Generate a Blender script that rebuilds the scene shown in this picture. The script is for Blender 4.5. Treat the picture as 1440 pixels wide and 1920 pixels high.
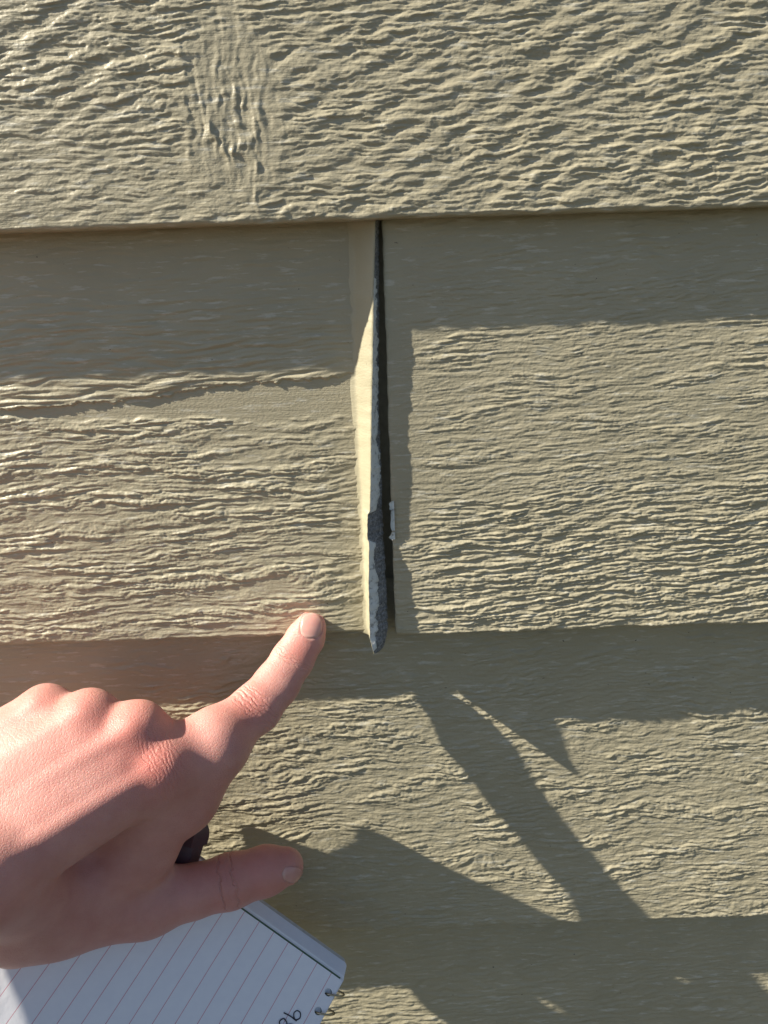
import bpy, bmesh, math, random
import numpy as np

# ------------------------------------------------------------------ scene, camera, sky, sun
for o in list(bpy.data.objects):
    bpy.data.objects.remove(o, do_unlink=True)
scn = bpy.context.scene
col = scn.collection
MM = 0.001
EYE = 1350.0                     # camera height above the ground, mm
DIST = 301.0                     # camera to wall, mm
PITCH, ROLL, FPX = math.radians(19.0), math.radians(-2.05), 1387.0

cd = bpy.data.cameras.new('camera'); cam = bpy.data.objects.new('camera', cd); col.objects.link(cam)
cd.sensor_fit = 'VERTICAL'; cd.sensor_height = 36.0; cd.sensor_width = 27.0
cd.lens = FPX/1920*36.0; cd.clip_start = 0.005; cd.clip_end = 400
from mathutils import Matrix, Vector
cm = Matrix.Rotation(math.pi/2-PITCH, 4, 'X') @ Matrix.Rotation(ROLL, 4, 'Z')
cm.translation = Vector((0, -DIST*MM, EYE*MM)); cam.matrix_world = cm
scn.camera = cam

SUN = Vector((-5.95, -1.0, 5.0)).normalized()          # towards the sun: raking along the wall from the upper left
sl = bpy.data.lights.new('sun', 'SUN'); sl.energy = 5.0; sl.angle = math.radians(0.55); sl.color = (1.0, 0.92, 0.78)
so = bpy.data.objects.new('sun', sl); col.objects.link(so)
so.rotation_euler = SUN.to_track_quat('Z', 'Y').to_euler(); so.location = (-3, -1, 4)
w = bpy.data.worlds.new('World'); scn.world = w; w.use_nodes = True
nt = w.node_tree; nt.nodes.clear()
sky = nt.nodes.new('ShaderNodeTexSky'); sky.sky_type = 'NISHITA'; sky.sun_disc = False; sky.ozone_density = 1.3; sky.air_density = 1.0
sky.sun_elevation = math.asin(SUN.z); sky.sun_rotation = math.atan2(SUN.x, SUN.y)
bg = nt.nodes.new('ShaderNodeBackground'); bg.inputs[1].default_value = 0.053
wo = nt.nodes.new('ShaderNodeOutputWorld')
nt.links.new(sky.outputs[0], bg.inputs[0]); nt.links.new(bg.outputs[0], wo.inputs[0])
vs = scn.view_settings; vs.view_transform = 'Standard'; vs.look = 'None'; vs.gamma = 1.0; vs.exposure = 1.06
vs.use_curve_mapping = False

# ------------------------------------------------------------------ helpers
CM = np.array(cm.to_3x3()); CC = np.array([0, -DIST, 0.0])
def P(px, py, h):
    """a direction from the photo, cut at h millimetres in front of the wall plane -> (x, y, z) mm, z from eye height"""
    d = CM @ np.array([px-720.0, -(py-960.0), -FPX]); t = (-h-CC[1])/d[1]
    return CC+t*d
def ray(px, py):
    d = CM @ np.array([px-720.0, -(py-960.0), -FPX]); return d/np.linalg.norm(d)

def perlin(x, y, seed):
    rs = np.random.RandomState(seed)
    perm = rs.permutation(512).astype(np.int32); ang = rs.rand(512)*2*np.pi
    gx, gy = np.cos(ang).astype(np.float32), np.sin(ang).astype(np.float32)
    xi = np.floor(x).astype(np.int32); yi = np.floor(y).astype(np.int32)
    xf = (x-xi).astype(np.float32); yf = (y-yi).astype(np.float32)
    u = xf*xf*xf*(xf*(xf*6-15)+10); v = yf*yf*yf*(yf*(yf*6-15)+10)
    def g(ix, iy, fx, fy):
        k = perm[(perm[ix & 511]+iy) & 511]; return gx[k]*fx+gy[k]*fy
    a = g(xi, yi, xf, yf); b = g(xi+1, yi, xf-1, yf); c = g(xi, yi+1, xf, yf-1); d = g(xi+1, yi+1, xf-1, yf-1)
    return 1.5*((a+(b-a)*u)+((c+(d-c)*u)-(a+(b-a)*u))*v)
def sig(x): return 1/(1+np.exp(-np.clip(x, -30, 30)))
def sstep(a, b, x):
    t = np.clip((x-a)/(b-a), 0, 1); return t*t*(3-2*t)

def make_mesh(name, verts, faces, mat, parent=None, smooth=True, origin=None):
    """verts in mm (x, y, z from eye height); origin = where the object's origin goes, same frame"""
    o3 = np.zeros(3) if origin is None else np.asarray(origin, float)
    verts = (np.asarray(verts, float)-o3)*MM
    me = bpy.data.meshes.new(name)
    faces = np.asarray(faces) if not isinstance(faces, list) else faces
    if isinstance(faces, np.ndarray) and faces.ndim == 2:
        n, k = faces.shape
        me.vertices.add(len(verts)); me.vertices.foreach_set('co', verts.astype(np.float32).ravel())
        me.loops.add(n*k); me.loops.foreach_set('vertex_index', faces.astype(np.int32).ravel())
        me.polygons.add(n); me.polygons.foreach_set('loop_start', np.arange(0, n*k, k, dtype=np.int32))
        me.update(calc_edges=True)
    else:
        me.from_pydata([tuple(v) for v in verts], [], faces); me.update()
    me.polygons.foreach_set('use_smooth', np.full(len(me.polygons), smooth))
    me.materials.append(mat)
    ob = bpy.data.objects.new(name, me); col.objects.link(ob)
    loc = Vector(((o3)*MM)) + Vector((0, 0, EYE*MM))
    if parent is not None:
        ob.parent = parent; loc = loc - world_loc(parent)
    ob.location = loc
    return ob
def world_loc(o):
    v = Vector(o.location)
    while o.parent is not None:
        o = o.parent; v += o.location
    return v
def tube(path, r, seg=10, cap=True):
    path = np.asarray(path, float); n = len(path); V = []; F = []
    rr = np.full(n, r) if np.isscalar(r) else np.asarray(r)
    T = np.gradient(path, axis=0); T /= np.linalg.norm(T, axis=1)[:, None]
    up = np.array([0.3, 0.5, 0.81]); a = np.cross(T[0], up); a /= np.linalg.norm(a)
    for i in range(n):
        a = a-T[i]*a.dot(T[i]); a /= np.linalg.norm(a); b = np.cross(T[i], a)
        for j in range(seg):
            t = 2*np.pi*j/seg; V.append(path[i]+rr[i]*(math.cos(t)*a+math.sin(t)*b))
    for i in range(n-1):
        for j in range(seg):
            k = (j+1) % seg; F.append((i*seg+j, i*seg+k, (i+1)*seg+k, (i+1)*seg+j))
    if cap: F.append(tuple(range(seg))[::-1]); F.append(tuple((n-1)*seg+j for j in range(seg)))
    return np.array(V), F

class NT:
    def __init__(s, name):
        s.m = bpy.data.materials.new(name); s.m.use_nodes = True; s.t = s.m.node_tree; s.t.nodes.clear()
        s.out = s.n('ShaderNodeOutputMaterial'); s.b = s.n('ShaderNodeBsdfPrincipled'); s.l(s.b.outputs[0], s.out.inputs[0])
    def n(s, k, **kw):
        q = s.t.nodes.new(k)
        for a, v in kw.items(): setattr(q, a, v)
        return q
    def l(s, a, b): s.t.links.new(a, b)
    def set(s, **kw):
        for a, v in kw.items(): s.b.inputs[a.replace('_', ' ')].default_value = v
    def coord(s, scale, kind='Object', rot=(0, 0, 0)):
        c = s.n('ShaderNodeTexCoord'); m = s.n('ShaderNodeMapping'); m.inputs['Scale'].default_value = scale
        m.inputs['Rotation'].default_value = rot
        s.l(c.outputs[kind], m.inputs[0]); return m.outputs[0]
    def noise(s, vec, scale=1.0, detail=3.0, rough=0.55):
        q = s.n('ShaderNodeTexNoise'); q.inputs['Scale'].default_value = scale; q.inputs['Detail'].default_value = detail
        q.inputs['Roughness'].default_value = rough; s.l(vec, q.inputs['Vector']); return q.outputs['Fac']
    def ramp(s, fac, *stops):
        q = s.n('ShaderNodeValToRGB'); e = q.color_ramp.elements
        while len(e) < len(stops): e.new(0.5)
        for el, (p, c) in zip(e, stops): el.position = p; el.color = (*c, 1) if len(c) == 3 else c
        s.l(fac, q.inputs[0]); return q.outputs[0]
    def math(s, op, a, b=None, c=None):
        q = s.n('ShaderNodeMath', operation=op)
        for i, v in enumerate((a, b, c)):
            if v is None: continue
            if isinstance(v, (int, float)): q.inputs[i].default_value = v
            else: s.l(v, q.inputs[i])
        return q.outputs[0]
    def mix(s, fac, a, b, mode='MIX'):
        q = s.n('ShaderNodeMix', data_type='RGBA', blend_type=mode)
        for i, v in ((0, fac), (6, a), (7, b)):
            if isinstance(v, (int, float)): q.inputs[i].default_value = v
            elif isinstance(v, tuple): q.inputs[i].default_value = (*v, 1)
            else: s.l(v, q.inputs[i])
        return q.outputs[2]
    def bump(s, h, dist, strength=1.0, prev=None):
        q = s.n('ShaderNodeBump'); q.inputs['Distance'].default_value = dist; q.inputs['Strength'].default_value = strength
        s.l(h, q.inputs['Height'])
        if prev is not None: s.l(prev, q.inputs['Normal'])
        return q.outputs[0]

# ------------------------------------------------------------------ materials
def mat_paint():
    t = NT('olive_paint')
    v = t.coord((1, 1, 1))
    blot = t.noise(v, 22, 4, 0.6)
    c = t.ramp(blot, (0.3, (0.360, 0.325, 0.224)), (0.7, (0.420, 0.378, 0.262)))
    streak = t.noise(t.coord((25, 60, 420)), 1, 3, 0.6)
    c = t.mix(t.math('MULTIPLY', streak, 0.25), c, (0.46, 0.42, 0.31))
    glint = t.noise(t.coord((95, 120, 620)), 1, 4, 0.62)                      # pale dashes along the grain: gloss glints painted into the base colour
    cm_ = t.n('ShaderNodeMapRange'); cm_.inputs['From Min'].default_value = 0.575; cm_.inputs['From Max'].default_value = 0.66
    t.l(glint, cm_.inputs['Value'])
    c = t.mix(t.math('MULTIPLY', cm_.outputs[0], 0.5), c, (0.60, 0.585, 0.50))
    spk = t.noise(t.coord((420, 420, 700)), 1, 2, 0.5)
    c = t.mix(t.math('GREATER_THAN', spk, 0.77), c, (0.11, 0.10, 0.075))
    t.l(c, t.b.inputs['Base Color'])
    brush = t.noise(t.coord((55, 200, 2200), rot=(0, math.radians(3), 0)), 1, 3, 0.6)
    grit = t.noise(t.coord((800, 800, 1200), rot=(0, math.radians(24), 0)), 1, 3, 0.6)
    b = t.bump(brush, 0.00012); b = t.bump(grit, 0.00018, 1.0, b)
    t.l(b, t.b.inputs['Normal'])
    t.set(Roughness=0.38, Specular_IOR_Level=0.5)
    return t.m
def mat_bead():
    t = NT('cream_paint_bead')
    c = t.ramp(t.noise(t.coord((1, 1, 1)), 22, 4, 0.6), (0.3, (0.365, 0.335, 0.230)), (0.7, (0.425, 0.390, 0.270)))
    n = t.noise(t.coord((700, 700, 500)), 1, 3, 0.6); c = t.mix(t.math('GREATER_THAN', n, 0.74), c, (0.12, 0.11, 0.09))
    t.l(c, t.b.inputs['Base Color'])
    t.l(t.bump(t.noise(t.coord((500, 500, 1200)), 1, 3), 0.00014), t.b.inputs['Normal'])
    t.set(Roughness=0.5); return t.m
def mat_fibre():
    t = NT('bare_grey_fibre')
    n = t.noise(t.coord((1, 1, 1)), 900, 5, 0.75)
    c = t.ramp(n, (0.33, (0.08, 0.08, 0.082)), (0.5, (0.22, 0.22, 0.22)), (0.68, (0.42, 0.42, 0.42)))
    t.l(c, t.b.inputs['Base Color']); t.l(t.bump(n, 0.0006), t.b.inputs['Normal']); t.set(Roughness=0.9); return t.m
def mat_flake():
    t = NT('old_white_paint')
    n = t.noise(t.coord((1, 1, 1)), 450, 4, 0.65)
    c = t.ramp(n, (0.33, (0.30, 0.30, 0.29)), (0.45, (0.66, 0.67, 0.64)), (0.8, (0.78, 0.79, 0.76)))
    t.l(c, t.b.inputs['Base Color']); t.l(t.bump(n, 0.0003), t.b.inputs['Normal']); t.set(Roughness=0.6); return t.m
def mat_simple(name, c, rough=0.6, metal=0.0, var=0.12, scale=300):
    t = NT(name); n = t.noise(t.coord((1, 1, 1)), scale, 3)
    d = tuple(max(0, x*(1-var)) for x in c); e = tuple(min(1, x*(1+var)) for x in c)
    t.l(t.ramp(n, (0.3, d), (0.7, e)), t.b.inputs['Base Color']); t.set(Roughness=rough, Metallic=metal)
    t.l(t.bump(n, 0.0001), t.b.inputs['Normal']); return t.m
def mat_ground():
    t = NT('dry_lawn'); n = t.noise(t.coord((1, 1, 1)), 30, 6, 0.7)
    t.l(t.ramp(n, (0.3, (0.030, 0.028, 0.013)), (0.7, (0.065, 0.058, 0.028))), t.b.inputs['Base Color'])
    t.l(t.bump(n, 0.03), t.b.inputs['Normal']); t.set(Roughness=0.9); return t.m
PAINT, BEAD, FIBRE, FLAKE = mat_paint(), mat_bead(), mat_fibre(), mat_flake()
SHEATH = mat_simple('sheathing', (0.10, 0.085, 0.06), 0.9)

# ------------------------------------------------------------------ ground
gv = [(-150e3, -150e3, -EYE), (150e3, -150e3, -EYE), (150e3, 150e3, -EYE), (-150e3, 150e3, -EYE)]
g = make_mesh('ground', gv, [(0, 1, 2, 3)], mat_ground(), smooth=False, origin=(0, 0, -EYE)); g['kind'] = 'structure'

# ------------------------------------------------------------------ the wall of lapped boards
Z1, Z2, LAP = 13.4, -164.45, 177.85      # bottom edges of the boards in view, exposed height
wall = bpy.data.objects.new('house_wall', None); col.objects.link(wall); wall.location = (0, 0, 0)
wall['label'] = 'house wall of rough olive-painted lap siding with an open cracked joint'; wall['category'] = 'wall'
sh = make_mesh('sheathing', [(x, y, z) for x in (-1500, 1500) for y in (30, 60) for z in (-EYE, 1150)],
               [(0, 1, 3, 2), (4, 6, 7, 5), (0, 4, 5, 1), (2, 3, 7, 6), (0, 2, 6, 4), (1, 5, 7, 3)], SHEATH, wall, smooth=False, origin=(0, 30, -EYE))

def grain(u, z, s, slope=0.05, lx=15.0, lz=2.1, warp=1.0, step=0.0, bend=None):
    """wavy torn fibre rows: narrow along z, long along u"""
    a = perlin(u/85, z/30, s)*4.5*warp + perlin(u/22, z/8, s+1)*1.4*warp
    if step: a = a + step*perlin((u+0.8*z)/12, (z-0.45*u)/15, s+8) + 0.5*step*perlin((u+z)/5, (z-0.5*u)/7, s+9)
    zz = z+a-slope*u
    if bend is not None:
        for x0, z0, wx, wz, amp in bend: zz = zz-amp*np.exp(-((u-x0)/wx)**2-((z-z0)/wz)**2)
    n = perlin(u/lx, zz/lz, s+2)+0.5*perlin(u/(lx*0.45), zz/(lz*0.55), s+3)+0.35*perlin(u/(lx*0.18), zz/(lz*0.38), s+4)
    big = perlin(u/(lx*1.7), zz/(lz*2.4), s+5)+0.40*n
    m = sig(n*6); M = sig(big*8)
    cr = perlin((u+0.7*zz)/1.6, (zz-0.25*u)/1.0, s+6)+0.5*perlin((u-0.8*z)/1.5, (z+0.6*u)/1.2, s+7)
    brk = sig(5*perlin(u/5.5, zz/1.4, s+10)+1.2); brk2 = 0.35+0.65*sig(5*perlin(u/13, zz/3.5, s+11)+1.0)
    return (0.40*m*brk+0.42*M*brk2)+0.20*n*brk+0.10+0.12*cr*(0.35+M), zz
def knot(u, z, x0, z0, rx, rz, s):
    """uneven pit with a raised lower lip and up-and-down streaks; returns relief and mask"""
    dx = (u-x0)/rx; dz = (z-z0)/rz
    r = np.sqrt(dx*dx+dz*dz)+0.20*perlin(u/7, z/9, s)+0.10*perlin(u/2.5, z/3, s+1)
    wv = u+2.2*perlin(u/14, z/12, s+6)+1.0*perlin(u/5, z/5, s+7)
    st = perlin(wv/3.6, z/13, s+3)+0.35*perlin(wv/1.3, z/6, s+4)+0.45*perlin(u/3.0, z/2.2, s+5)
    lowlip = sstep(0.2, -0.5, dz)
    rim = np.exp(-((r-0.50)/0.08)**2)*(0.25+0.75*lowlip)+0.5*np.exp(-((r-0.82)/0.07)**2)*sstep(-0.2, 0.5, np.abs(dx))
    return 0.16*st+0.16*sig(st*4)+0.55*rim*(0.7+0.6*st)-0.45*np.exp(-(((u-x0)/rx-0.12)**2+dz*dz)*38)+0.3, 1-sstep(0.35, 1.15, r)

def relief(which, u, z):
    """height in mm of the rough-sawn face above the board's plane"""
    if which == 'top':
        kx, kz = P(432, 200, 0)[[0, 2]]
        h, zz = grain(u, z, 11, 0.06, 13, 1.55, 0.6, 0.7)
        diag = perlin((u*0.8+z*0.7)/20, (z*0.9-u*0.42)/4.5, 71)+0.5*perlin(u/9, zz/3, 73)
        amp = 0.80+0.35*perlin(u/50, z/22, 72)
        h = 0.80*h*amp+0.40*sig(diag*6)
        wx = u-kx+2.0*perlin(u/12, z/12, 22)+0.8*perlin(u/4, z/4, 23); wz = z-kz+2.5*perlin(u/12, z/12, 24)+0.9*perlin(u/4, z/4, 25)
        ri = np.sqrt((wx/10.0)**2+(wz/13.5)**2); ro = np.sqrt((wx/20.0)**2+(wz/34.0)**2)
        st = perlin(wx/2.6, z/14, 26)+0.45*perlin(wx/1.2, z/6, 27)+0.5*perlin(u/4, z/2.6, 28)
        lowr = sstep(4, -7, wz)
        k1 = 0.35+0.13*st+0.10*sig(st*5)+0.62*np.exp(-((ri-1.0)/0.16)**2)*(0.15+0.85*lowr)*(0.75+0.7*st) \
            + 0.34*np.exp(-((ri-0.45)/0.16)**2)*(0.5+st)-0.55*np.exp(-(((wx-4.0)/2.2)**2+((wz+1)/3.0)**2)) \
            + 0.30*sig((ro-0.86)*16)*sstep(0.15, 0.6, np.abs(wx)/20)+0.35*np.exp(-((wx+17)/1.1)**2)*sstep(30, 15, np.abs(wz-2))*(0.6+st) \
            + 0.40*np.exp(-((wx-7)/1.2)**2)*sstep(-14, -20, wz)*sstep(-45, -36, wz)*(0.7+st)
        m1 = 1-sstep(0.62, 1.25, ro+0.15*perlin(u/6, z/5, 29))
        left = sstep(-35, -80, u)*sstep(62, 34, z)          # calmer lower left corner
        return (h*(1-0.45*left))*(1-0.82*m1)+k1*m1
    if which == 'left':
        h, zz = grain(u, z, 31, 0.035, 22, 2.1, 0.8, 0.4)
        jag = 1.3*perlin(u/11, z*0+3.3, 33)+0.9*perlin(u/3.0, z*0+1.2, 34)+0.4*perlin(u/1.2, z*0+1.2, 134)
        e1 = P(300, 728, -12)[2]; e2 = P(300, 792, -10)[2]
        line1 = e1+jag+(u+75)*0.045-3.0*sstep(-70, -95, u)     # torn ledge
        line2 = e2+2.5*perlin(u/14, z*0+7.7, 35)+0.9*perlin(u/4, z*0, 36)-(u+75)*0.03
        up = sstep(-0.45, 0.45, z-line1)
        soft = 0.34*(0.6*perlin(u/40, zz/4.5, 37)+0.6*perlin(u/16, zz/2.0, 38))+0.16*perlin(u/12, zz/1.1, 138)
        fade = sstep(e1+46, e1+14, z)
        top = 0.80*fade+soft*(0.8+1.4*fade)+0.40*sstep(e1+11, e1+2, z)*(h-0.2)*sstep(-40, -75, u)
        low = sstep(line2+1.2, line2-0.6, z)
        calm = 0.50+0.55*sstep(-0.25, 0.25, perlin(u/70, zz/8, 39))
        bot = low*(1.08*h*calm+0.1)-0.05+0.04*perlin(u/20, z/1.4, 139)
        endfade = 0.45+0.55*sstep(-8, -30, u+4*perlin(z/6, z*0, 140))
        return (top*up+bot*(1-up))*endfade
    if which == 'right':
        h, zz = grain(u, z, 51, 0.075, 17, 1.5, 0.7, 0.4)
        f, _ = grain(u, z, 56, 0.06, 8, 1.0, 0.5, 0.6)
        d = (Z2+LAP-z)/LAP
        strong = 0.27+0.78*sstep(0.60, 0.80, d+0.06*perlin(u/40, z/20, 57)+0.0005*u)+0.25*sstep(-.05, .35, perlin(u/45, zz/8, 58))
        edge = 0.35+0.65*sstep(0.06, 0.30, u/100+0.05*perlin(z/9, z*0, 59))
        return (h*strong+f*0.32*(0.6+0.6*perlin(u/30, z/12, 60)))*edge
    if which == 'low':
        a, b = P(600, 1578, -6)[[0, 2]], P(903, 1608, -6)[[0, 2]]
        bend = [(a[0], a[1]+2, 20, 15, 7.0), (b[0]-2, b[1]+3, 9, 9, 5.0), (P(1330, 1560, -5)[0], P(1330, 1560, -5)[2], 25, 12, -5.0)]
        h, zz = grain(u, z, 81, 0.04, 14, 2.0, 1.2, 1.0, bend)
        f, _ = grain(u, z, 86, 0.04, 6, 1.1, 0.6, 0.8, bend)
        k1, m1 = knot(u, z, a[0], a[1], 11, 9, 91); k2, m2 = knot(u, z, b[0], b[1], 6, 8, 95)
        cl = sstep(-0.3, 0.35, perlin(u/38, zz/11, 84))
        h = h*(0.32+0.62*cl)+0.26*f
        h = h*(1-0.8*m1)+0.8*(0.55*k1+0.1)*m1; return h*(1-0.8*m2)+0.8*(0.8*k2+0.15)*m2
    s = 100+10*which
    h, _ = grain(u, z, s, 0.05, 15, 2.1, 1.0, 0.8)
    return 0.75*h

def axis(lo, hi, a, b, d, c):
    """grid lines: step d between a and b, growing to step c outside"""
    mid = list(np.arange(a, b+1e-6, d)) if b > a else []
    if not mid: return np.arange(lo, hi+1e-6, c)
    r = [mid[-1]]; st = d
    while r[-1] < hi: st = min(st*1.12, c); r.append(r[-1]+st)
    l = [mid[0]]; st = d
    while l[-1] > lo: st = min(st*1.12, c); l.append(l[-1]-st)
    r[-1] = hi; l[-1] = lo
    if len(r) > 2 and r[-2] >= hi-d: r.pop(-2)
    if len(l) > 2 and l[-2] <= lo+d: l.pop(-2)
    return np.array(l[::-1][:-1]+mid+r[1:])

def board(which, x0, x1, zb, hb, ht, dense=None, dx=0.5, dz=0.35, endl=None, endr=None, label=None):
    """one board: face plane from hb (bottom edge) to ht (a lap higher), rounded lower edge, sides turned back to the sheathing"""
    top = zb+LAP+22
    if dense: xa, xb, za, zt = dense; xs = axis(x0, x1, max(x0, xa), min(x1, xb), dx, 14); zs = axis(zb+2.2, top, max(zb+2.2, za), min(zt, top-1), dz, 9)
    else: xs = axis(x0, x1, 1, 0, 6, 7); zs = axis(zb+2.2, top, 1, 0, 3, 2.4)
    zs = zs[::-1]; sl = (ht-hb)/LAP
    R = 2.0
    prof = [(z, hb+(z-zb)*sl, 0.0, 1.0, z) for z in zs]                        # z, h, nz, nh, sample z
    for a in np.linspace(8, 90, 8):
        a = math.radians(a); prof.append((zb+R-R*math.sin(a), hb-R+R*math.cos(a), -math.sin(a), math.cos(a), zb+R-R*a))
    prof.append((zb, hb-9, -1, 0, zb-9)); prof.append((zb, hb-17.5, -1, 0, zb-14))
    prof = np.array(prof)
    U, Zs = np.meshgrid(xs, prof[:, 4])
    d = relief(which, U, Zs)-0.45
    d = d*np.where(prof[:, 3] < 0.3, 0.35, 1.0)[:, None]
    X = U.copy(); Z = prof[:, 0:1]+prof[:, 2:3]*d; H = prof[:, 1:2]+prof[:, 3:4]*d
    wav = 0.5*perlin(xs/160, xs*0+zb*0.1, 7); Z = Z+wav[None, :]*sstep(zb+60, zb, prof[:, 0:1])
    if endl is not None or endr is not None:                                     # uneven sawn ends
        for s, xe in ((1, x0), (-1, x1)):
            if (s == 1 and endl) or (s == -1 and endr):
                near = np.exp(-np.abs(U-xe)/1.2)
                H = H-0.9*near; X = X+near*0.35*perlin(Zs/6, Zs*0+xe, 5)
    # sides turned back
    back = np.minimum(H[:, :1]*0-26, H[:, :1]-0.5)
    X = np.hstack([X[:, :1], X, X[:, -1:]]); Z = np.hstack([Z[:, :1], Z, Z[:, -1:]]); H = np.hstack([back, H, back])
    nr, nc = X.shape
    V = np.stack([X.ravel(), -H.ravel(), Z.ravel()], 1)
    i = np.arange(nr-1)[:, None]*nc+np.arange(nc-1)[None, :]
    F = np.stack([i, i+nc, i+nc+1, i+1], -1).reshape(-1, 4)
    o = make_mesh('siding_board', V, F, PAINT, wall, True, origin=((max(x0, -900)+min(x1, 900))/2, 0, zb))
    if label: o['label'] = label
    return o

XL, XR = -1200.0, 1200.0
EDGE = 3.3                                            # left edge of the right-hand board at the joint
b_top = board('top', XL, XR, Z1, 0.0, -12.0, (-136, 150, Z1, 100), 0.5, 0.34, label='board with a large raised knot above the joint')
b_left = board('left', XL, -4.5, Z2, -4.5, -16.3, (-186, -4.5, Z2, Z1+4), 0.45, 0.33, endr=True, label='recessed board ending in a torn paint ridge')
b_right = board('right', EDGE, XR, Z2, 0.0, -11.3, (EDGE, 184, Z2, Z1+4), 0.45, 0.33, endl=True, label='finely grained board right of the joint')
b_low = board('low', XL, XR, Z2-LAP, -2.0, -16.0, (-120, 212, Z2-LAP, Z2+3), 0.55, 0.42)
b_foot = board(4, XL, XR, Z2-2*LAP, 0.0, -20.0, (-60, 225, -440, -335), 0.75, 0.55)
for n in range(1, 5): board(10+n, XL, XR, Z1+n*LAP, 0.0, -12.0)
for n in range(3, 6): board(20+n, XL, XR, Z2-n*LAP, 0.0, -12.0)

FLASH = mat_simple('joint_flashing', (0.34, 0.30, 0.21), 0.8)
make_mesh('joint_flashing', [(x, y, z) for x in (-45, 45) for y in (19.2, 20.0) for z in (Z2-3, Z1+40)],
          [(0, 1, 3, 2), (4, 6, 7, 5), (0, 4, 5, 1), (2, 3, 7, 6), (0, 2, 6, 4), (1, 5, 7, 3)], FLASH, wall, smooth=False, origin=(0, 19, Z2))

# ------------------------------------------------------------------ the split joint: paint bead, torn caulk, flakes
def right_plane(z): return -11.3+(Z1-z)/LAP*11.3
def left_plane(z): return -16.3+(Z1-z)/LAP*11.8
PY = [415, 430, 540, 620, 700, 800, 900, 980, 1020, 1100, 1190, 1218]
LPX = [662, 664, 666, 665, 667, 671, 676, 680, 682, 686, 690, 697]
RPX = [703, 703, 700, 699, 698, 696, 695, 693, 692, 691, 693, 701]
GPX = [712, 711, 710, 710, 710, 711, 715, 717, 719, 724, 727, 718]
RH = [2.4, 2.4, 2.8, 2.9, 2.9, 2.9, 3.0, 3.2, 3.4, 4.0, 6.2, 7.6]
NB = 620
zb_lo = P(705, 1219, 4)[2]; zs = np.linspace(Z1+3, zb_lo, NB)
# photo row for every z along the joint
rows = np.linspace(405, 1222, 900); rz = np.array([P(700, y, -3+6*(y-405)/800)[2] for y in rows])
yrow = np.interp(-zs, -rz, rows)
jag1 = perlin(zs/2.2, zs*0+0.5, 301)+0.6*perlin(zs/0.8, zs*0+0.5, 302)
bot = sstep(1196, 1216, yrow)
ridge_h = right_plane(np.maximum(zs, Z2-1))+np.interp(yrow, PY, RH)+0.40*perlin(zs/9, zs*0+.5, 303)+0.22*perlin(zs/3.5, zs*0+.5, 307)
def col_x(px, h): return np.array([P(a, y, hh)[0] for a, y, hh in zip(px, yrow, h)])
lp = left_plane(np.maximum(zs, Z2-1))
Lx = col_x(np.interp(yrow, PY, LPX)+1.5*perlin(zs/5, zs*0+.5, 304), lp+0.5)
Rx = col_x(np.interp(yrow, PY, RPX), ridge_h)+0.10*jag1
notch = sstep(960, 968, yrow)*sstep(1020, 1010, yrow)
Rx -= notch*0.9
Gx = col_x(np.interp(yrow, PY, GPX), ridge_h-5)+0.25*jag1
def strip(name, cols, mat, parent, smooth=True, closed_back=None):
    nc = len(cols); V = np.stack([np.stack([c[0], -c[1], c[2] if len(c) > 2 else zs], 1) for c in cols], 1).reshape(-1, 3)
    n = len(cols[0][0]); i = np.arange(n-1)[:, None]*nc+np.arange(nc-1)[None, :]
    F = np.stack([i, i+nc, i+nc+1, i+1], -1).reshape(-1, 4)
    return make_mesh(name, V, F, mat, parent, smooth, origin=(0, 0, Z2))
curl = bot*1.2
def mixp(t): return Lx+(Rx-Lx)*t
ramp_w = 0.35*perlin(zs/14, zs*0+.5, 306)
prof = []
below = sstep(Z2+0.6, Z2-1.6, zs); Lx = Lx+below*0.8*(Rx-1.0-Lx); ff = 1-0.85*below
prof.append((Lx-4.2*ff, lp-1.3)); prof.append((Lx-2.2*ff, lp-0.40)); prof.append((Lx-1.2*ff, lp-0.1)); prof.append((Lx-0.5*ff, lp+0.2+0.06*jag1))
hh = ridge_h-lp
for t, q in ((0.04, 0.09), (0.18, 0.25), (0.35, 0.42), (0.55, 0.61), (0.75, 0.80), (0.9, 0.935)):
    prof.append((mixp(t), lp+hh*q+ramp_w*t*(1-t)*2+0.05*jag1))
prof.append((Rx, ridge_h+0.05*jag1)); prof.append((Rx+0.22, ridge_h-0.12)); prof.append((Rx+0.25, ridge_h-0.9))
prof = [(a, b, zs-curl*0.0) for a, b in prof]
bead = strip('paint_bead', prof, BEAD, b_left)
bead['label'] = 'sunlit cream ridge of caulk and paint along the joint'
# torn grey side
fz = perlin(zs/1.6, zs*0+.5, 311)*0.25+perlin(zs/0.6, zs*0+.5, 312)*0.12
cols = []
for t, q in ((0.0, 0.25), (0.2, 0.9), (0.4, 1.7), (0.6, 2.7), (0.8, 4.0), (1.0, 5.6)):
    k = perlin(zs/1.2, zs*0+t*9, 313)*0.35*(t > 0)
    cols.append((Rx+0.1+(Gx-Rx)*t+fz*t, ridge_h-q+k))
cols.append((Gx-0.4, ridge_h-9)); cols.append((Gx-1.2, ridge_h*0-25))
strip('torn_caulk', cols, FIBRE, b_left)['label'] = 'bare grey torn caulk inside the gap'
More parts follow.
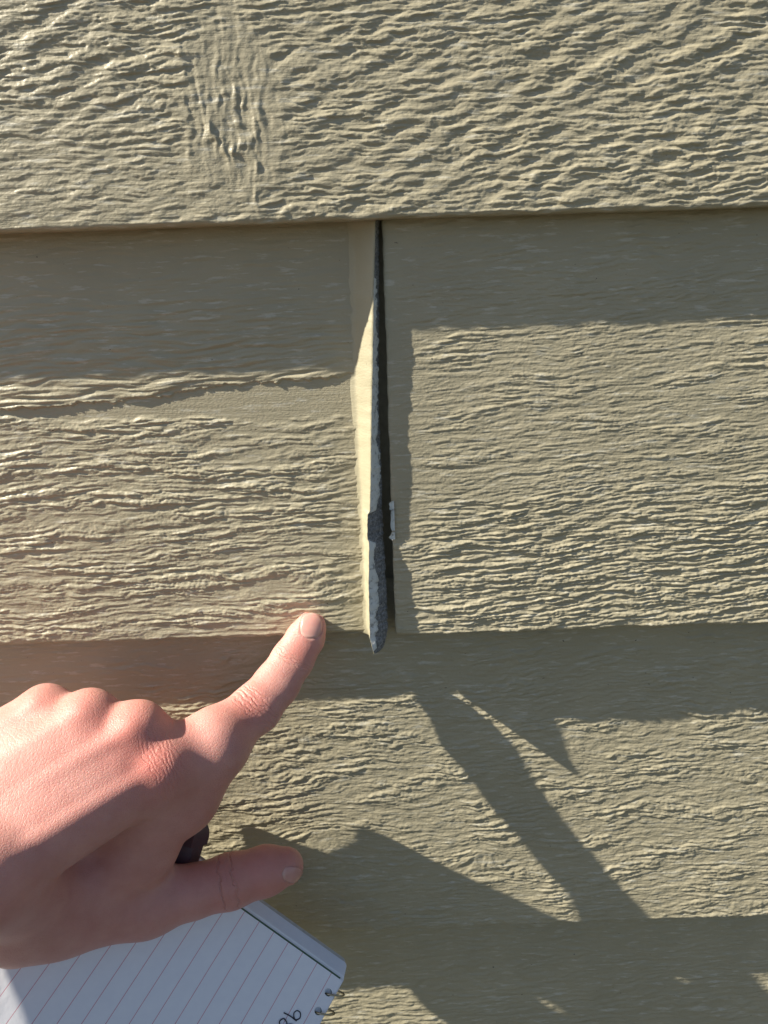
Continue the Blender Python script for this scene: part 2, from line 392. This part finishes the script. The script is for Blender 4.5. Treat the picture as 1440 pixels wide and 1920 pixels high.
# lower end cap of the bead
ti = -1
cap = [(c[0][ti], -c[1][ti], c[2][ti]) for c in prof]+[(c[0][ti], -c[1][ti], zs[ti]) for c in cols[1:6]]
cc = np.mean(cap, 0)+np.array([0, 1.5, -0.6]); capv = cap+[tuple(cc)]
make_mesh('bead_end', capv, [(i, i+1, len(cap)) for i in range(len(cap)-1)]+[(len(cap)-1, 0, len(cap))], FIBRE, b_left, False, origin=(0, 0, Z2))
def flake(y0, y1, ys, ws, off=0.45, seed=1):
    m = (yrow >= y0) & (yrow <= y1); z = zs[m]; y = yrow[m]; rx = Rx[m]; rh = ridge_h[m]; gx = Gx[m]
    wd = np.interp(y, ys, ws)/4.6+1.1*perlin(z/6.0, z*0+.5, seed+7)+0.6*perlin(z/1.8, z*0+.5, seed)+0.2*perlin(z/0.6, z*0+.5, seed+1)
    wd = np.maximum(wd, 0.05)*sstep(y0, y0+5, y)*sstep(y1, y1-4, y)
    span = gx-rx; cs = []
    for t in (0.0, 0.25, 0.5, 0.75, 1.0):
        a = t*wd; fr = np.clip(a/np.maximum(span, 0.5), 0, 1.2)
        d = 0.15+fr*3.3+fr*fr*1.4
        cs.append((rx+0.12+a, rh-d+off+0.25*t*perlin(z/3, z*0+t, seed+3), z))
    cs.append((cs[-1][0]-0.05, cs[-1][1]-0.55, z))
    o = strip('paint_flake', cs, FLAKE, b_left); return o
flake(520, 966, [520, 560, 700, 800, 850, 880, 920, 966], [4, 6, 9, 10, 15, 18, 17, 13], seed=331)
flake(1012, 1212, [1012, 1025, 1060, 1100, 1130, 1165, 1212], [4, 12, 12, 17, 19, 13, 9], seed=341)
# peeled lips on the edge of the right-hand board
def lip(y0, y1, wpx, seed):
    n = 24; ys = np.linspace(y0, y1, n); V = []; F = []
    for i, y in enumerate(ys):
        s = i/(n-1); wv = wpx*(math.sin(math.pi*s)**0.7)*(0.8+0.3*math.sin(7*s+seed))
        q = P(738, y, 0.2); h = right_plane(q[2])+0.15
        for j, (a, b) in enumerate(((EDGE+1.2, 0.1), (EDGE+0.2, 0.05), (EDGE-wv/4.6*0.6, 0.45), (EDGE-wv/4.6, 1.0), (EDGE-wv/4.6+0.1, 0.6))):
            V.append((a, -(h+b), q[2]))
    for i in range(n-1):
        for j in range(4): F.append((i*5+j, i*5+5+j, i*5+6+j, i*5+1+j))
    return make_mesh('paint_flake', V, F, FLAKE, b_right, True, origin=(EDGE, 0, Z2))
lip(945, 962, 7, 1); lip(960, 1000, 4, 2); lip(1002, 1016, 7, 3)

# ------------------------------------------------------------------ the hand
def smin(a, b, k):
    h = np.clip(0.5+0.5*(b-a)/k, 0, 1); return b+(a-b)*h-k*h*(1-h)
def seg(p, a, b, r0, r1):
    ba = b-a; t = np.clip(((p-a)@ba)/max(ba@ba, 1e-6), 0, 1)
    return np.linalg.norm(p-a-t[:, None]*ba, axis=1)-(r0+(r1-r0)*t)
J = {k: P(*v) for k, v in dict(
    i_tip=(583, 1176, 0.8), i_pad=(573, 1196, 2.2), i_dip=(549, 1236, 7.0), i_mid=(519, 1282, 14.6), i_pip=(480, 1328, 23.5), i_prox=(402, 1386, 38), i_mcp=(308, 1438, 50.5), fl=(418, 1412, 40),
    m_mcp=(258, 1372, 45), m_prox=(322, 1408, 28), m_pip=(384, 1436, 12.5), m_dip=(300, 1560, 12), m_tip=(250, 1600, 17),
    r_mcp=(168, 1345, 43), r_pip=(285, 1500, 8), r_dip=(225, 1580, 12), r_tip=(185, 1610, 20),
    p_mcp=(86, 1332, 39), p_pip=(170, 1480, 14), p_dip=(120, 1560, 16), p_tip=(80, 1590, 22),
    t_tip=(535, 1624, 36), t_pad=(500, 1632, 37), t_ip=(432, 1652, 41), t_mid=(360, 1672, 45), t_mcp=(275, 1690, 49), t_cmc=(40, 1722, 70),
    w_i=(-40, 1650, 90), w_m=(-100, 1590, 79), w_r=(-150, 1545, 74), w_p=(-190, 1510, 68),
    web=(262, 1590, 47), web2=(340, 1492, 42), thenar=(110, 1690, 60), palm=(60, 1540, 48),
    arm0=(-190, 1640, 80)).items()}
fore = J['arm0']+np.array([-205, -218, 26.0])
mid = lambda a, b: (J[a]+J[b])/2
PALM = [(mid('i_mcp', 'm_mcp')+(mid('w_i', 'w_m')-mid('i_mcp', 'm_mcp'))*0.2, mid('w_i', 'w_m'), 11.8, 14.5), (mid('m_mcp', 'r_mcp')+(mid('w_m', 'w_r')-mid('m_mcp', 'r_mcp'))*0.2, mid('w_m', 'w_r'), 11.2, 14.5),
        (J['i_mcp'], J['w_i'], 12.0, 14.5), (J['m_mcp'], J['w_m'], 11.8, 15.0), (J['r_mcp'], J['w_r'], 11.0, 15.0), (J['p_mcp'], J['w_p'], 10.2, 14.0),
        (J['web2'], J['web'], 12.5, 12.5), (J['i_prox'], J['web2'], 11.0, 12.5), (J['fl'], J['web2'], 9.0, 12.0), (J['web'], J['thenar'], 13, 17), (J['i_mcp'], J['web'], 11.5, 12), (J['t_mcp'], J['t_cmc'], 13.5, 17.5),
        (J['thenar'], J['w_i'], 17, 18), (J['palm'], J['w_m'], 18, 18), (J['w_i'], J['arm0'], 17, 21), (J['w_p'], J['arm0'], 15, 21),
        (J['arm0'], fore, 25, 36), (J['web2'], J['palm'], 11, 16)]
def lift(a, d): return a+np.array([0, -d, d*0.75])
TEND = [(lift(J['i_mcp'], 8.0), lift(J['w_i'], 9.8), 3.2, 2.4), (lift(J['m_mcp'], 7.9), lift(J['w_m'], 10), 3.2, 2.4),
        (lift(J['r_mcp'], 6.9), lift(J['w_r'], 9), 3.0, 2.2), (lift(J['p_mcp'], 6.4), lift(J['w_p'], 8.5), 2.8, 2.2)]
KNUCK = [(lift(J['i_mcp'], 2.6), 9.6), (lift(J['m_mcp'], 2.6), 9.2), (lift(J['r_mcp'], 2.4), 8.4), (lift(J['p_mcp'], 2.2), 7.8)]
CHAINS = dict(
    index=(['i_tip', 'i_pad', 'i_dip', 'i_mid', 'i_pip', 'i_prox', 'i_mcp'], [6.9, 8.2, 9.1, 9.7, 10.6, 11.2, 12.4], 8),
    middle=(['m_tip', 'm_dip', 'm_pip', 'm_prox', 'm_mcp'], [6.8, 7.4, 7.4, 8.6, 11.0], 5),
    ring=(['r_tip', 'r_dip', 'r_pip', 'r_mcp'], [6.8, 7.8, 8.4, 10.0], 4),
    pinky=(['p_tip', 'p_dip', 'p_pip', 'p_mcp'], [5.8, 6.6, 7.4, 9.0], 4),
    thumb=(['t_tip', 't_pad', 't_ip', 't_mid', 't_mcp'], [8.2, 10.4, 11.4, 11.0, 13.0], 8))
VIEW = CC-J['i_pip']; VIEW = VIEW/np.linalg.norm(VIEW)
def seg_flat(p, a, b, r0, r1, f):
    """tapered limb, flattened front to back"""
    ba = b-a; t = np.clip(((p-a)@ba)/max(ba@ba, 1e-6), 0, 1); w = p-a-t[:, None]*ba
    w = w+((1/f-1)*(w@VIEW))[:, None]*VIEW; return (np.linalg.norm(w, axis=1)-(r0+(r1-r0)*t))*0.9
def chain_d(p, key):
    names, rr, _ = CHAINS[key]; d = None
    if key == 'index':
        for a, b, r0, r1 in zip(names, names[1:], rr, rr[1:]):
            q = seg_flat(p, J[a], J[b], r0, r1, 0.66); d = q if d is None else smin(d, q, 3.0)
        return d
    for a, b, r0, r1 in zip(names, names[1:], rr, rr[1:]):
        q = seg(p, J[a], J[b], r0, r1); d = q if d is None else smin(d, q, 3.0)
    return d
def hand_sdf(p):
    p = np.asarray(p, float); d = None
    for a, b, r0, r1 in PALM:
        q = seg(p, a, b, r0, r1); d = q if d is None else smin(d, q, 9.0)
    for a, b, r0, r1 in TEND: d = smin(d, seg(p, a, b, r0, r1), 3.2)
    for c, r in KNUCK: d = smin(d, np.linalg.norm(p-c, axis=1)-r+0.5, 6.0)
    f = None
    for key in CHAINS:
        q = chain_d(p, key); 
        d = smin(d, q, CHAINS[key][2])
    return d
def surface_nets(sdf, lo, hi, vox, block=14):
    lo = np.asarray(lo, float); n = np.ceil((np.asarray(hi)-lo)/vox/block).astype(int)*block
    D = np.full(n, 99.0, np.float32); nb = n//block
    bi = np.stack(np.meshgrid(*[np.arange(k) for k in nb], indexing='ij'), -1).reshape(-1, 3)
    cen = lo+(bi*block+block/2)*vox; dc = sdf(cen); half = block*vox*0.5*1.733+vox*2
    off = np.stack(np.meshgrid(*[np.arange(block)]*3, indexing='ij'), -1).reshape(-1, 3)
    for b, d0 in zip(bi, dc):
        s = tuple(slice(x*block, x*block+block) for x in b)
        if abs(d0) > half: D[s] = d0; continue
        D[s] = sdf(lo+(b*block+off)*vox).reshape(block, block, block)
    S = D < 0
    n1 = np.array(D.shape)-1
    cnt = np.zeros(n1, np.int8)
    for i in (0, 1):
        for j in (0, 1):
            for k in (0, 1): cnt += S[i:i+n1[0], j:j+n1[1], k:k+n1[2]]
    act = (cnt > 0) & (cnt < 8); cells = np.argwhere(act)
    vid = np.full(n1, -1, np.int32); vid[tuple(cells.T)] = np.arange(len(cells))
    acc = np.zeros((len(cells), 3)); num = np.zeros(len(cells))
    cor = [np.array(c) for c in np.ndindex(2, 2, 2)]
    for a in range(8):
        for b in range(a+1, 8):
            if np.abs(cor[a]-cor[b]).sum() != 1: continue
            da = D[tuple((cells+cor[a]).T)]; db = D[tuple((cells+cor[b]).T)]
            x = (da < 0) != (db < 0); t = np.where(x, da/np.where(x, da-db, 1), 0)
            pt = cor[a]+(cor[b]-cor[a])*t[:, None]; acc[x] += pt[x]; num[x] += 1
    V = lo+(cells+acc/num[:, None])*vox; F = []
    for ax in range(3):
        u, v = (ax+1) % 3, (ax+2) % 3
        s0 = [slice(1, -1)]*3; s0[ax] = slice(0, -1); s1 = list(s0); s1[ax] = slice(1, None)
        A = S[tuple(s0)]; B = S[tuple(s1)]; ch = np.argwhere(A != B); o = np.ones(3, int); o[ax] = 0; e = ch+o
        du = np.zeros(3, int); du[u] = 1; dv = np.zeros(3, int); dv[v] = 1
        ids = [vid[tuple((e-x).T)] for x in (du*0, du, du+dv, dv)]
        q = np.stack(ids, 1); flip = A[tuple(ch.T)]
        q[~flip] = q[~flip][:, ::-1]; F.append(q)
    F = np.vstack(F); F = F[(F >= 0).all(1)]
    return V, F
def grad(p, e=0.3):
    g = np.stack([hand_sdf(p+np.eye(3)[i]*e)-hand_sdf(p-np.eye(3)[i]*e) for i in range(3)], 1)
    return g/np.linalg.norm(g, axis=1)[:, None]
allp = np.array([v for v in J.values()]+[fore])
HV, HF = surface_nets(hand_sdf, allp.min(0)-40, allp.max(0)+16, 1.15)
for _ in range(2):
    HV = HV-grad(HV)*hand_sdf(HV)[:, None]
HN = grad(HV)

def polar(center, ax_a, ax_b, rings=7, nseg=36):
    """unit-disc fan"""
    V = [(0.0, 0.0)]; F = []
    for i in range(1, rings+1):
        for j in range(nseg):
            t = 2*math.pi*j/nseg; V.append((i/rings*math.cos(t), i/rings*math.sin(t)))
    for j in range(nseg): F.append((0, 1+j, 1+(j+1) % nseg))
    for i in range(rings-1):
        for j in range(nseg):
            a = 1+i*nseg+j; b = 1+i*nseg+(j+1) % nseg; F.append((a, a+nseg, b+nseg, b))
    return np.array(V), F
def march(px):
    """where the sight lines through these photo points meet the hand"""
    d = np.array([ray(*q) for q in px]); t = np.full(len(px), 150.0)
    for _ in range(60): t += np.clip(hand_sdf(CC+d*t[:, None]), -5, 12)*0.9
    return CC+d*t[:, None]
def nail_shape(c, up, half_l, half_w, sq):
    uv, F = polar(None, None, None, 8, 44)
    r = np.linalg.norm(uv, axis=1); th = np.arctan2(uv[:, 1], uv[:, 0])
    q = (np.abs(np.cos(th))**sq+np.abs(np.sin(th))**sq)**(-1/sq)
    up = np.array(up, float)/np.linalg.norm(up); rt = np.array([-up[1], up[0]])
    pix = np.array(c)+(uv[:, 1:2]*q[:, None]*half_l)*up+(uv[:, 0:1]*q[:, None]*half_w)*rt
    return pix, r, F
NAILS = [nail_shape((584, 1173), (0.10, -1), 26, 22.5, 2.5), nail_shape((549, 1640), (0.93, 0.12), 21, 17, 2.4)]
nail_surf = []
for pix, r, F in NAILS:
    S0 = march(pix); nail_surf.append((S0, grad(S0), r, F))
# nail bed: skin sinks a little under the nail and swells round it
for S0, Nn, r, F in nail_surf:
    c = S0[0]; near = np.where(np.linalg.norm(HV-c, axis=1) < 16)[0]
    dd = np.linalg.norm(HV[near][:, None]-S0[None], axis=2); k = dd.argmin(1); dm = dd.min(1); facing = (HN[near]*Nn[k]).sum(1) > 0.3
    rim = r[k] >= 0.99
    HV[near] += HN[near]*(np.where(rim, 0.38*np.exp(-(dm/1.1)**2), -0.55*sstep(1.0, 0.8, r[k]))*facing)[:, None]

# attributes: position along the finger for creases, redness of the skin
def along(p, a, b):
    ba = b-a; l = np.linalg.norm(ba); return (p-a)@ba/l
CAMD = CC-HV; CAMD /= np.linalg.norm(CAMD, axis=1)[:, None]
dors = np.clip((HN*CAMD).sum(1), 0, 1)
def near_seg(p, a, b, r): return np.exp(-(np.maximum(seg(p, a, b, 0, 0), 0)/r)**4)
pip_a = along(HV, J['i_pip'], J['i_mid']); pip_m = np.exp(-(np.linalg.norm(HV-J['i_pip'], axis=1)/14)**6)*sstep(0.2, 0.6, dors)
dip_a = along(HV, J['i_dip'], J['i_pad']); dip_m = np.exp(-(np.linalg.norm(HV-J['i_dip'], axis=1)/11)**6)*sstep(0.3, 0.7, dors)
ip_a = along(HV, J['t_ip'], J['t_pad']); ip_m = np.exp(-(np.linalg.norm(HV-J['t_ip'], axis=1)/16)**6)*sstep(0.1, 0.4, dors)
mcp_a = along(HV, J['i_mcp'], J['i_prox']); mcp_m = np.exp(-(np.linalg.norm(HV-lift(J['i_mcp'], 8), axis=1)/13)**4)
red = np.zeros(len(HV))
for c, s, a in [(lift(J['i_mcp'], 9), 11, 0.75), (lift(J['m_mcp'], 9), 11, 0.55), (lift(J['r_mcp'], 8), 10, 0.5), (lift(J['p_mcp'], 8), 9, 0.5),
                (lift(J['i_pip'], 8), 9, 0.5), (J['i_dip']+np.array([5, -7, 8.0]), 7, 0.6), (J['t_pad'], 15, 0.55), (J['t_ip'], 11, 0.3), (J['web2'], 18, 0.25)]:
    red += a*np.exp(-(np.linalg.norm(HV-c, axis=1)/s)**2)
red = np.clip(red, 0, 1)

def mat_skin():
    t = NT('skin')
    def attr(n):
        a = t.n('ShaderNodeAttribute', attribute_name=n); return a.outputs['Fac']
    v = t.coord((1, 1, 1)); mott = t.noise(v, 90, 5, 0.65); big = t.noise(v, 28, 3, 0.6)
    c = t.ramp(mott, (0.32, (0.58, 0.28, 0.235)), (0.68, (0.68, 0.36, 0.305)))
    c = t.mix(t.math('MULTIPLY', t.math('SUBTRACT', big, 0.35), 0.9), c, (0.64, 0.265, 0.235))
    c = t.mix(t.math('MULTIPLY', attr('red'), 0.8), c, (0.60, 0.165, 0.13))
    t.l(c, t.b.inputs['Base Color'])
    # fine criss-cross skin lines, stretched across the tendons
    l1 = t.n('ShaderNodeTexVoronoi', feature='DISTANCE_TO_EDGE'); l1.inputs['Scale'].default_value = 1.0
    t.l(t.coord((620, 620, 1150), rot=(0, math.radians(40), 0)), l1.inputs['Vector'])
    lines = t.math('MINIMUM', l1.outputs['Distance'], 0.16)
    l2 = t.n('ShaderNodeTexVoronoi', feature='DISTANCE_TO_EDGE'); l2.inputs['Scale'].default_value = 1.0
    t.l(t.coord((1500, 900, 620), rot=(0, math.radians(20), 0)), l2.inputs['Vector'])
    lines2 = t.math('MINIMUM', l2.outputs['Distance'], 0.14)
    pores = t.noise(v, 1600, 3, 0.6)
    b = t.bump(lines, 0.0006, 0.5); b = t.bump(lines2, 0.0004, 0.5, b); b = t.bump(pores, 0.00018, 0.8, b)
    wob = t.math('MULTIPLY', t.math('SUBTRACT', t.noise(v, 190, 3), 0.5), 5.0)
    def crease(a, m, spots, depth):
        pa = t.math('ADD', attr(a), wob); tot = None
        for pos, wdt, s in spots:
            q = t.math('DIVIDE', t.math('SUBTRACT', pa, pos), wdt); q = t.math('MULTIPLY', q, q)
            e = t.math('MULTIPLY', t.math('POWER', 2.718, t.math('MULTIPLY', q, -1.0)), -s)
            tot = e if tot is None else t.math('ADD', tot, e)
        return t.math('MULTIPLY', tot, attr(m)), depth
    for h, d in (crease('pip_a', 'pip_m', [(-3.2, 0.5, 0.8), (-1.2, 0.45, 0.9), (0.8, 0.45, 1.0), (2.8, 0.5, 0.7), (4.6, 0.4, 0.4), (-5.2, 0.4, 0.4)], 0.0003),
                 crease('dip_a', 'dip_m', [(-2.0, 0.4, 0.6), (-0.4, 0.35, 0.8), (1.0, 0.4, 0.7), (2.6, 0.35, 0.4)], 0.0003),
                 crease('ip_a', 'ip_m', [(-3.0, 0.42, 1.0), (2.2, 0.42, 1.0), (0.0, 0.3, 0.2)], 0.0006),
                 crease('mcp_a', 'mcp_m', [(-6, .5, .6), (-4.4, .4, .7), (-2.8, .45, .8), (-1.2, .4, .8), (0.5, .45, .9), (2.1, .4, .8), (3.7, .45, .7), (5.4, .4, .6)], 0.00018)):
        b = t.bump(h, d, 1.0, b)
    t.l(b, t.b.inputs['Normal'])
    t.set(Roughness=0.42, Specular_IOR_Level=0.42, Subsurface_Weight=0.45, Subsurface_Scale=0.0036)
    t.b.inputs['Subsurface Radius'].default_value = (1.0, 0.36, 0.22)
    return t.m
def mat_nail():
    t = NT('fingernail'); v = t.coord((1, 1, 1)); n = t.noise(v, 160, 3)
    c = t.ramp(n, (0.3, (0.58, 0.29, 0.25)), (0.7, (0.64, 0.345, 0.295)))
    a = t.n('ShaderNodeAttribute', attribute_name='edge')
    c = t.mix(a.outputs['Fac'], c, (0.72, 0.50, 0.42)); t.l(c, t.b.inputs['Base Color'])
    t.set(Roughness=0.26, Subsurface_Weight=0.15, Subsurface_Scale=0.0015); return t.m
hb = HV.mean(0)
person = make_mesh('person', HV, HF, mat_skin(), None, True, origin=J['arm0'])
for nme, arr in (('pip_a', pip_a), ('pip_m', pip_m), ('dip_a', dip_a), ('dip_m', dip_m), ('ip_a', ip_a), ('ip_m', ip_m), ('mcp_a', mcp_a), ('mcp_m', mcp_m), ('red', red)):
    at = person.data.attributes.new(nme, 'FLOAT', 'POINT'); at.data.foreach_set('value', arr.astype(np.float32))
person['label'] = 'bare left hand pointing its index finger at the foot of the joint'; person['category'] = 'person'
NAILM = mat_nail()
for q, (S0, Nn, r, F) in enumerate(nail_surf):
    top = S0+Nn*(0.30-0.75*sstep(0.86, 1.0, r)+0.10*(1-r*r))[:, None]; n = len(S0)
    bot = S0-Nn*0.7
    ring = [n-44+j for j in range(44)]
    FF = [tuple(f) for f in F]+[tuple(i+n for i in f[::-1]) for f in F]+[(ring[j], ring[j]+n, ring[(j+1) % 44]+n, ring[(j+1) % 44]) for j in range(44)]
    o = make_mesh('fingernail', np.vstack([top, bot]), FF, NAILM, person, True, origin=S0[0])
    pix = NAILS[q][0]; up = (0.10, -1) if q == 0 else (0.93, 0.12)
    s = (pix-pix[0])@(np.array(up)/np.linalg.norm(up))/(26 if q == 0 else 21)
    e = sstep(0.80, 0.92, s)+0.35*sstep(-0.55, -0.75, s); e = np.concatenate([e, e*0])
    at = o.data.attributes.new('edge', 'FLOAT', 'POINT'); at.data.foreach_set('value', e.astype(np.float32))

# ------------------------------------------------------------------ the spiral notepad held under the thumb
A0 = P(446, 1700, 33); B0 = P(640, 1838, 40)
e1 = (B0-A0)/np.linalg.norm(B0-A0)                        # along the pad's side edge, towards the binding
best = None
for hq in np.arange(20, 110, 0.5):
    q = P(446-310, 1700+505*310/305, hq)-A0; c = abs(q@e1)/np.linalg.norm(q)
    if best is None or c < best[0]: best = (c, hq, q)
e2 = best[2]-e1*(best[2]@e1); e2 /= np.linalg.norm(e2)    # along the ruled lines
en = np.cross(e1, e2); en = en if en[1] < 0 else -en      # out of the page, towards the camera
PADL, PADW = 150.0, 102.0
def pad(s, t, n): return B0+e1*s+e2*t+en*n                # s <= 0 back from the binding, t >= 0 across the page
notepad = bpy.data.objects.new('notepad', None); col.objects.link(notepad)
pc = pad(-PADL/2, PADW/2, -6); notepad.location = Vector(pc*MM)+Vector((0, 0, EYE*MM))
notepad['label'] = 'white ruled spiral notepad held under the hand'; notepad['category'] = 'notepad'
LINE0, GAP = 6.6, 8.6
def mat_page(ruled):
    t = NT('ruled_paper' if ruled else 'paper')
    n = t.noise(t.coord((1, 1, 1)), 260, 4, 0.6)
    c = t.ramp(n, (0.3, (0.86, 0.87, 0.93)), (0.7, (0.90, 0.91, 0.96)))
    if ruled:
        a = t.n('ShaderNodeAttribute', attribute_name='down').outputs['Fac']
        k = t.math('ABSOLUTE', t.math('SUBTRACT', t.math('MODULO', t.math('ADD', a, 0.5*GAP-LINE0+10*GAP), GAP), 0.5*GAP))
        ink = t.math('LESS_THAN', k, 0.17); ink = t.math('MULTIPLY', ink, t.math('GREATER_THAN', a, LINE0-1))
        ink = t.math('MULTIPLY', ink, 0.68)
        c = t.mix(ink, c, (0.58, 0.12, 0.20))
    t.l(c, t.b.inputs['Base Color']); t.l(t.bump(n, 0.00012), t.b.inputs['Normal']); t.set(Roughness=0.75, Specular_IOR_Level=0.25); return t.m
RULED, PAPER = mat_page(True), mat_page(False)
HOLES = [(-3.4, 7.2+8.5*i) for i in range(11)]
def sheet(name, s_lo, s_hi, t_lo, t_hi, nfun, mat, thick, holes=True, rnd=0.0):
    bm = bmesh.new(); edges = []
    def loop(pts):
        vs_ = [bm.verts.new((a, b, 0)) for a, b in pts]
        for i in range(len(vs_)): edges.append(bm.edges.new((vs_[i], vs_[(i+1) % len(vs_)])))
    n = 30; L = [(s_lo+(s_hi-rnd-s_lo)*i/n, t_lo) for i in range(n)]
    if rnd: L += [(s_hi-rnd+rnd*math.sin(a), t_lo+rnd-rnd*math.cos(a)) for a in np.linspace(0, math.pi/2, 6)]
    else: L += [(s_hi, t_lo)]
    L += [(s_hi, t_lo+(t_hi-t_lo)*i/14) for i in range(1, 14)]+[(s_hi, t_hi)]+[(s_hi+(s_lo-s_hi)*i/n, t_hi) for i in range(1, n)]
    L += [(s_lo, t_hi)]+[(s_lo, t_hi+(t_lo-t_hi)*i/14) for i in range(1, 14)]
    loop(L)
    if holes:
        for hs, ht in HOLES: loop([(hs+1.9*math.cos(a), ht+1.6*math.sin(a)) for a in np.linspace(0, 2*math.pi, 15)[:-1]])
    bmesh.ops.triangle_fill(bm, edges=edges, use_beauty=True)
    bmesh.ops.subdivide_edges(bm, edges=[e for e in bm.edges if e.calc_length() > 12], cuts=3, use_grid_fill=True)
    bmesh.ops.triangulate(bm, faces=bm.faces[:])
    if holes:                                                   # drop anything filled across a hole
        kill = [f for f in bm.faces if any(((f.calc_center_median().x-hs)/2.1)**2+((f.calc_center_median().y-ht)/1.6)**2 < 0.8 for hs, ht in HOLES)]
        bmesh.ops.delete(bm, geom=kill, context='FACES')
    bm.verts.index_update()
    st = np.array([(v.co.x, v.co.y) for v in bm.verts]); F = [[v.index for v in f.verts] for f in bm.faces]
    bd = [(e.verts[0].index, e.verts[1].index) for e in bm.edges if len(e.link_faces) == 1]
    bm.free()
    n0 = len(st); tops = np.array([pad(s, t, nfun(s, t)) for s, t in st]); bots = tops-en*thick
    FF = F+[[i+n0 for i in f[::-1]] for f in F]+[[a, b, b+n0, a+n0] for a, b in bd]
    o = make_mesh(name, np.vstack([tops, bots]), FF, mat, notepad, False, origin=pc)
    bmf = bmesh.new(); bmf.from_mesh(o.data); bmesh.ops.recalc_face_normals(bmf, faces=bmf.faces[:]); bmf.to_mesh(o.data); bmf.free()
    at = o.data.attributes.new('down', 'FLOAT', 'POINT'); at.data.foreach_set('value', np.concatenate([-st[:, 0]]*2).astype(np.float32))
    return o
sag = lambda s, t: 0.5*math.sin(s*0.03)+0.004*(t-50)**2*0.15
page = sheet('page', -PADL, 0, 0, PADW, lambda s, t: sag(s, t), RULED, 0.25)
page['label'] = 'top page ruled in thin red lines'
GREEN = mat_simple('green_card', (0.10, 0.17, 0.10), 0.7)
sheet('divider', -PADL, -1.2, -0.7, PADW, lambda s, t: sag(s, t)-0.9, GREEN, 0.5)
# the thicker stack of pages behind, showing past the top page
for k in range(7):
    sheet('page', -PADL, 1.0+0.15*k, -2.2-0.85*k, PADW-2, lambda s, t, k=k: sag(s, t)-1.5-1.1*k, PAPER, 0.55, holes=False, rnd=2.2)
CARD = mat_simple('grey_card', (0.55, 0.53, 0.48), 0.7)
sheet('cover', -PADL, 1.5, -8.5, PADW-2, lambda s, t: sag(s, t)-9.6, CARD, 0.8, holes=False, rnd=3.0)
WIRE = mat_simple('binding_wire', (0.46, 0.41, 0.30), 0.28, 1.0, 0.05)
for hs, ht in HOLES:
    path = []
    for a in np.linspace(math.radians(-15), math.radians(335), 40):
        path.append(pad(hs+3.9-4.4*math.cos(a), ht+1.0-4.2*math.sin(a/2.2)**2, -1.3+3.5*math.sin(a)))
    V, F = tube(path, 0.42, 8); make_mesh('binding_ring', V, F, WIRE, notepad, True, origin=path[0])
# handwriting: strokes in the page frame (u along the line of writing, v up the page), mm
INK = mat_simple('ink', (0.012, 0.013, 0.03), 0.5)
def glyph(pts, n=60):
    p = np.array(pts, float); k = np.arange(len(p)); q = np.linspace(0, len(p)-1, n)
    out = []
    for x in q:                                                   # Catmull-Rom
        i = min(int(x), len(p)-2); f = x-i; g = lambda j: p[min(max(j, 0), len(p)-1)]
        a, b, c, d = g(i-1), g(i), g(i+1), g(i+2)
        out.append(0.5*((2*b)+(-a+c)*f+(2*a-5*b+4*c-d)*f*f+(-a+3*b-3*c+d)*f**3))
    return np.array(out)
GLY = [[(4.2, 7.2), (2.6, 8.4), (0.8, 7.4), (0.8, 5.4), (2.4, 4.6), (4.0, 6.0), (4.4, 7.6), (4.2, 4.0), (4.6, 0.0)],
       [(9.6, 7.0), (8.0, 8.4), (6.6, 7.0), (7.4, 5.0), (9.2, 3.4), (9.8, 1.6), (8.4, 0.2), (6.6, 1.4), (7.2, 3.6), (9.0, 5.2), (9.8, 6.6), (8.6, 8.2)],
       [(13.4, 8.2), (11.8, 6.8), (11.6, 3.0), (12.6, 0.4), (14.4, 1.0), (15.4, 4.0), (15.0, 7.2), (13.6, 8.4), (12.6, 7.6)]]
W0 = P(548, 1884, 42)-B0; ws, wt = W0@e1, W0@e2
for gl in GLY:
    q = glyph(gl); path = [pad(ws-8.0*0.95+v*0.95, wt+u*0.95-0.5, sag(ws, wt)+0.10) for u, v in q]
    V, F = tube(path, 0.26, 6); make_mesh('handwriting', V, F, INK, notepad, True, origin=path[0])

# ------------------------------------------------------------------ the dark pen gripped behind the thumb
PEN = mat_simple('dark_plastic', (0.085, 0.048, 0.058), 0.45)
pen = bpy.data.objects.new('pen', None); col.objects.link(pen)
pa = P(362, 1550, 27); pb = P(318, 1700, 40); pd = (pb-pa)/np.linalg.norm(pb-pa)
pen.location = Vector(pa*MM)+Vector((0, 0, EYE*MM))
pen['label'] = 'dark plastic pen gripped between thumb and palm'; pen['category'] = 'pen'
for nm, a0, a1, r0, r1, sg in (('barrel', 6, 26, 7.0, 6.6, 6), ('cap', -6, 6.0, 3.6, 6.6, 5)):
    ks = np.linspace(a0, a1, 8); rr = np.linspace(r0, r1, 8)
    if nm == 'cap': rr = np.array([2.2, 4.6, 6.2, 7.4, 8.0, 8.3, 8.4, 8.4])
    V, F = tube([pa+pd*q for q in ks], rr, sg); make_mesh(nm, V, F, PEN, pen, False, origin=pa)
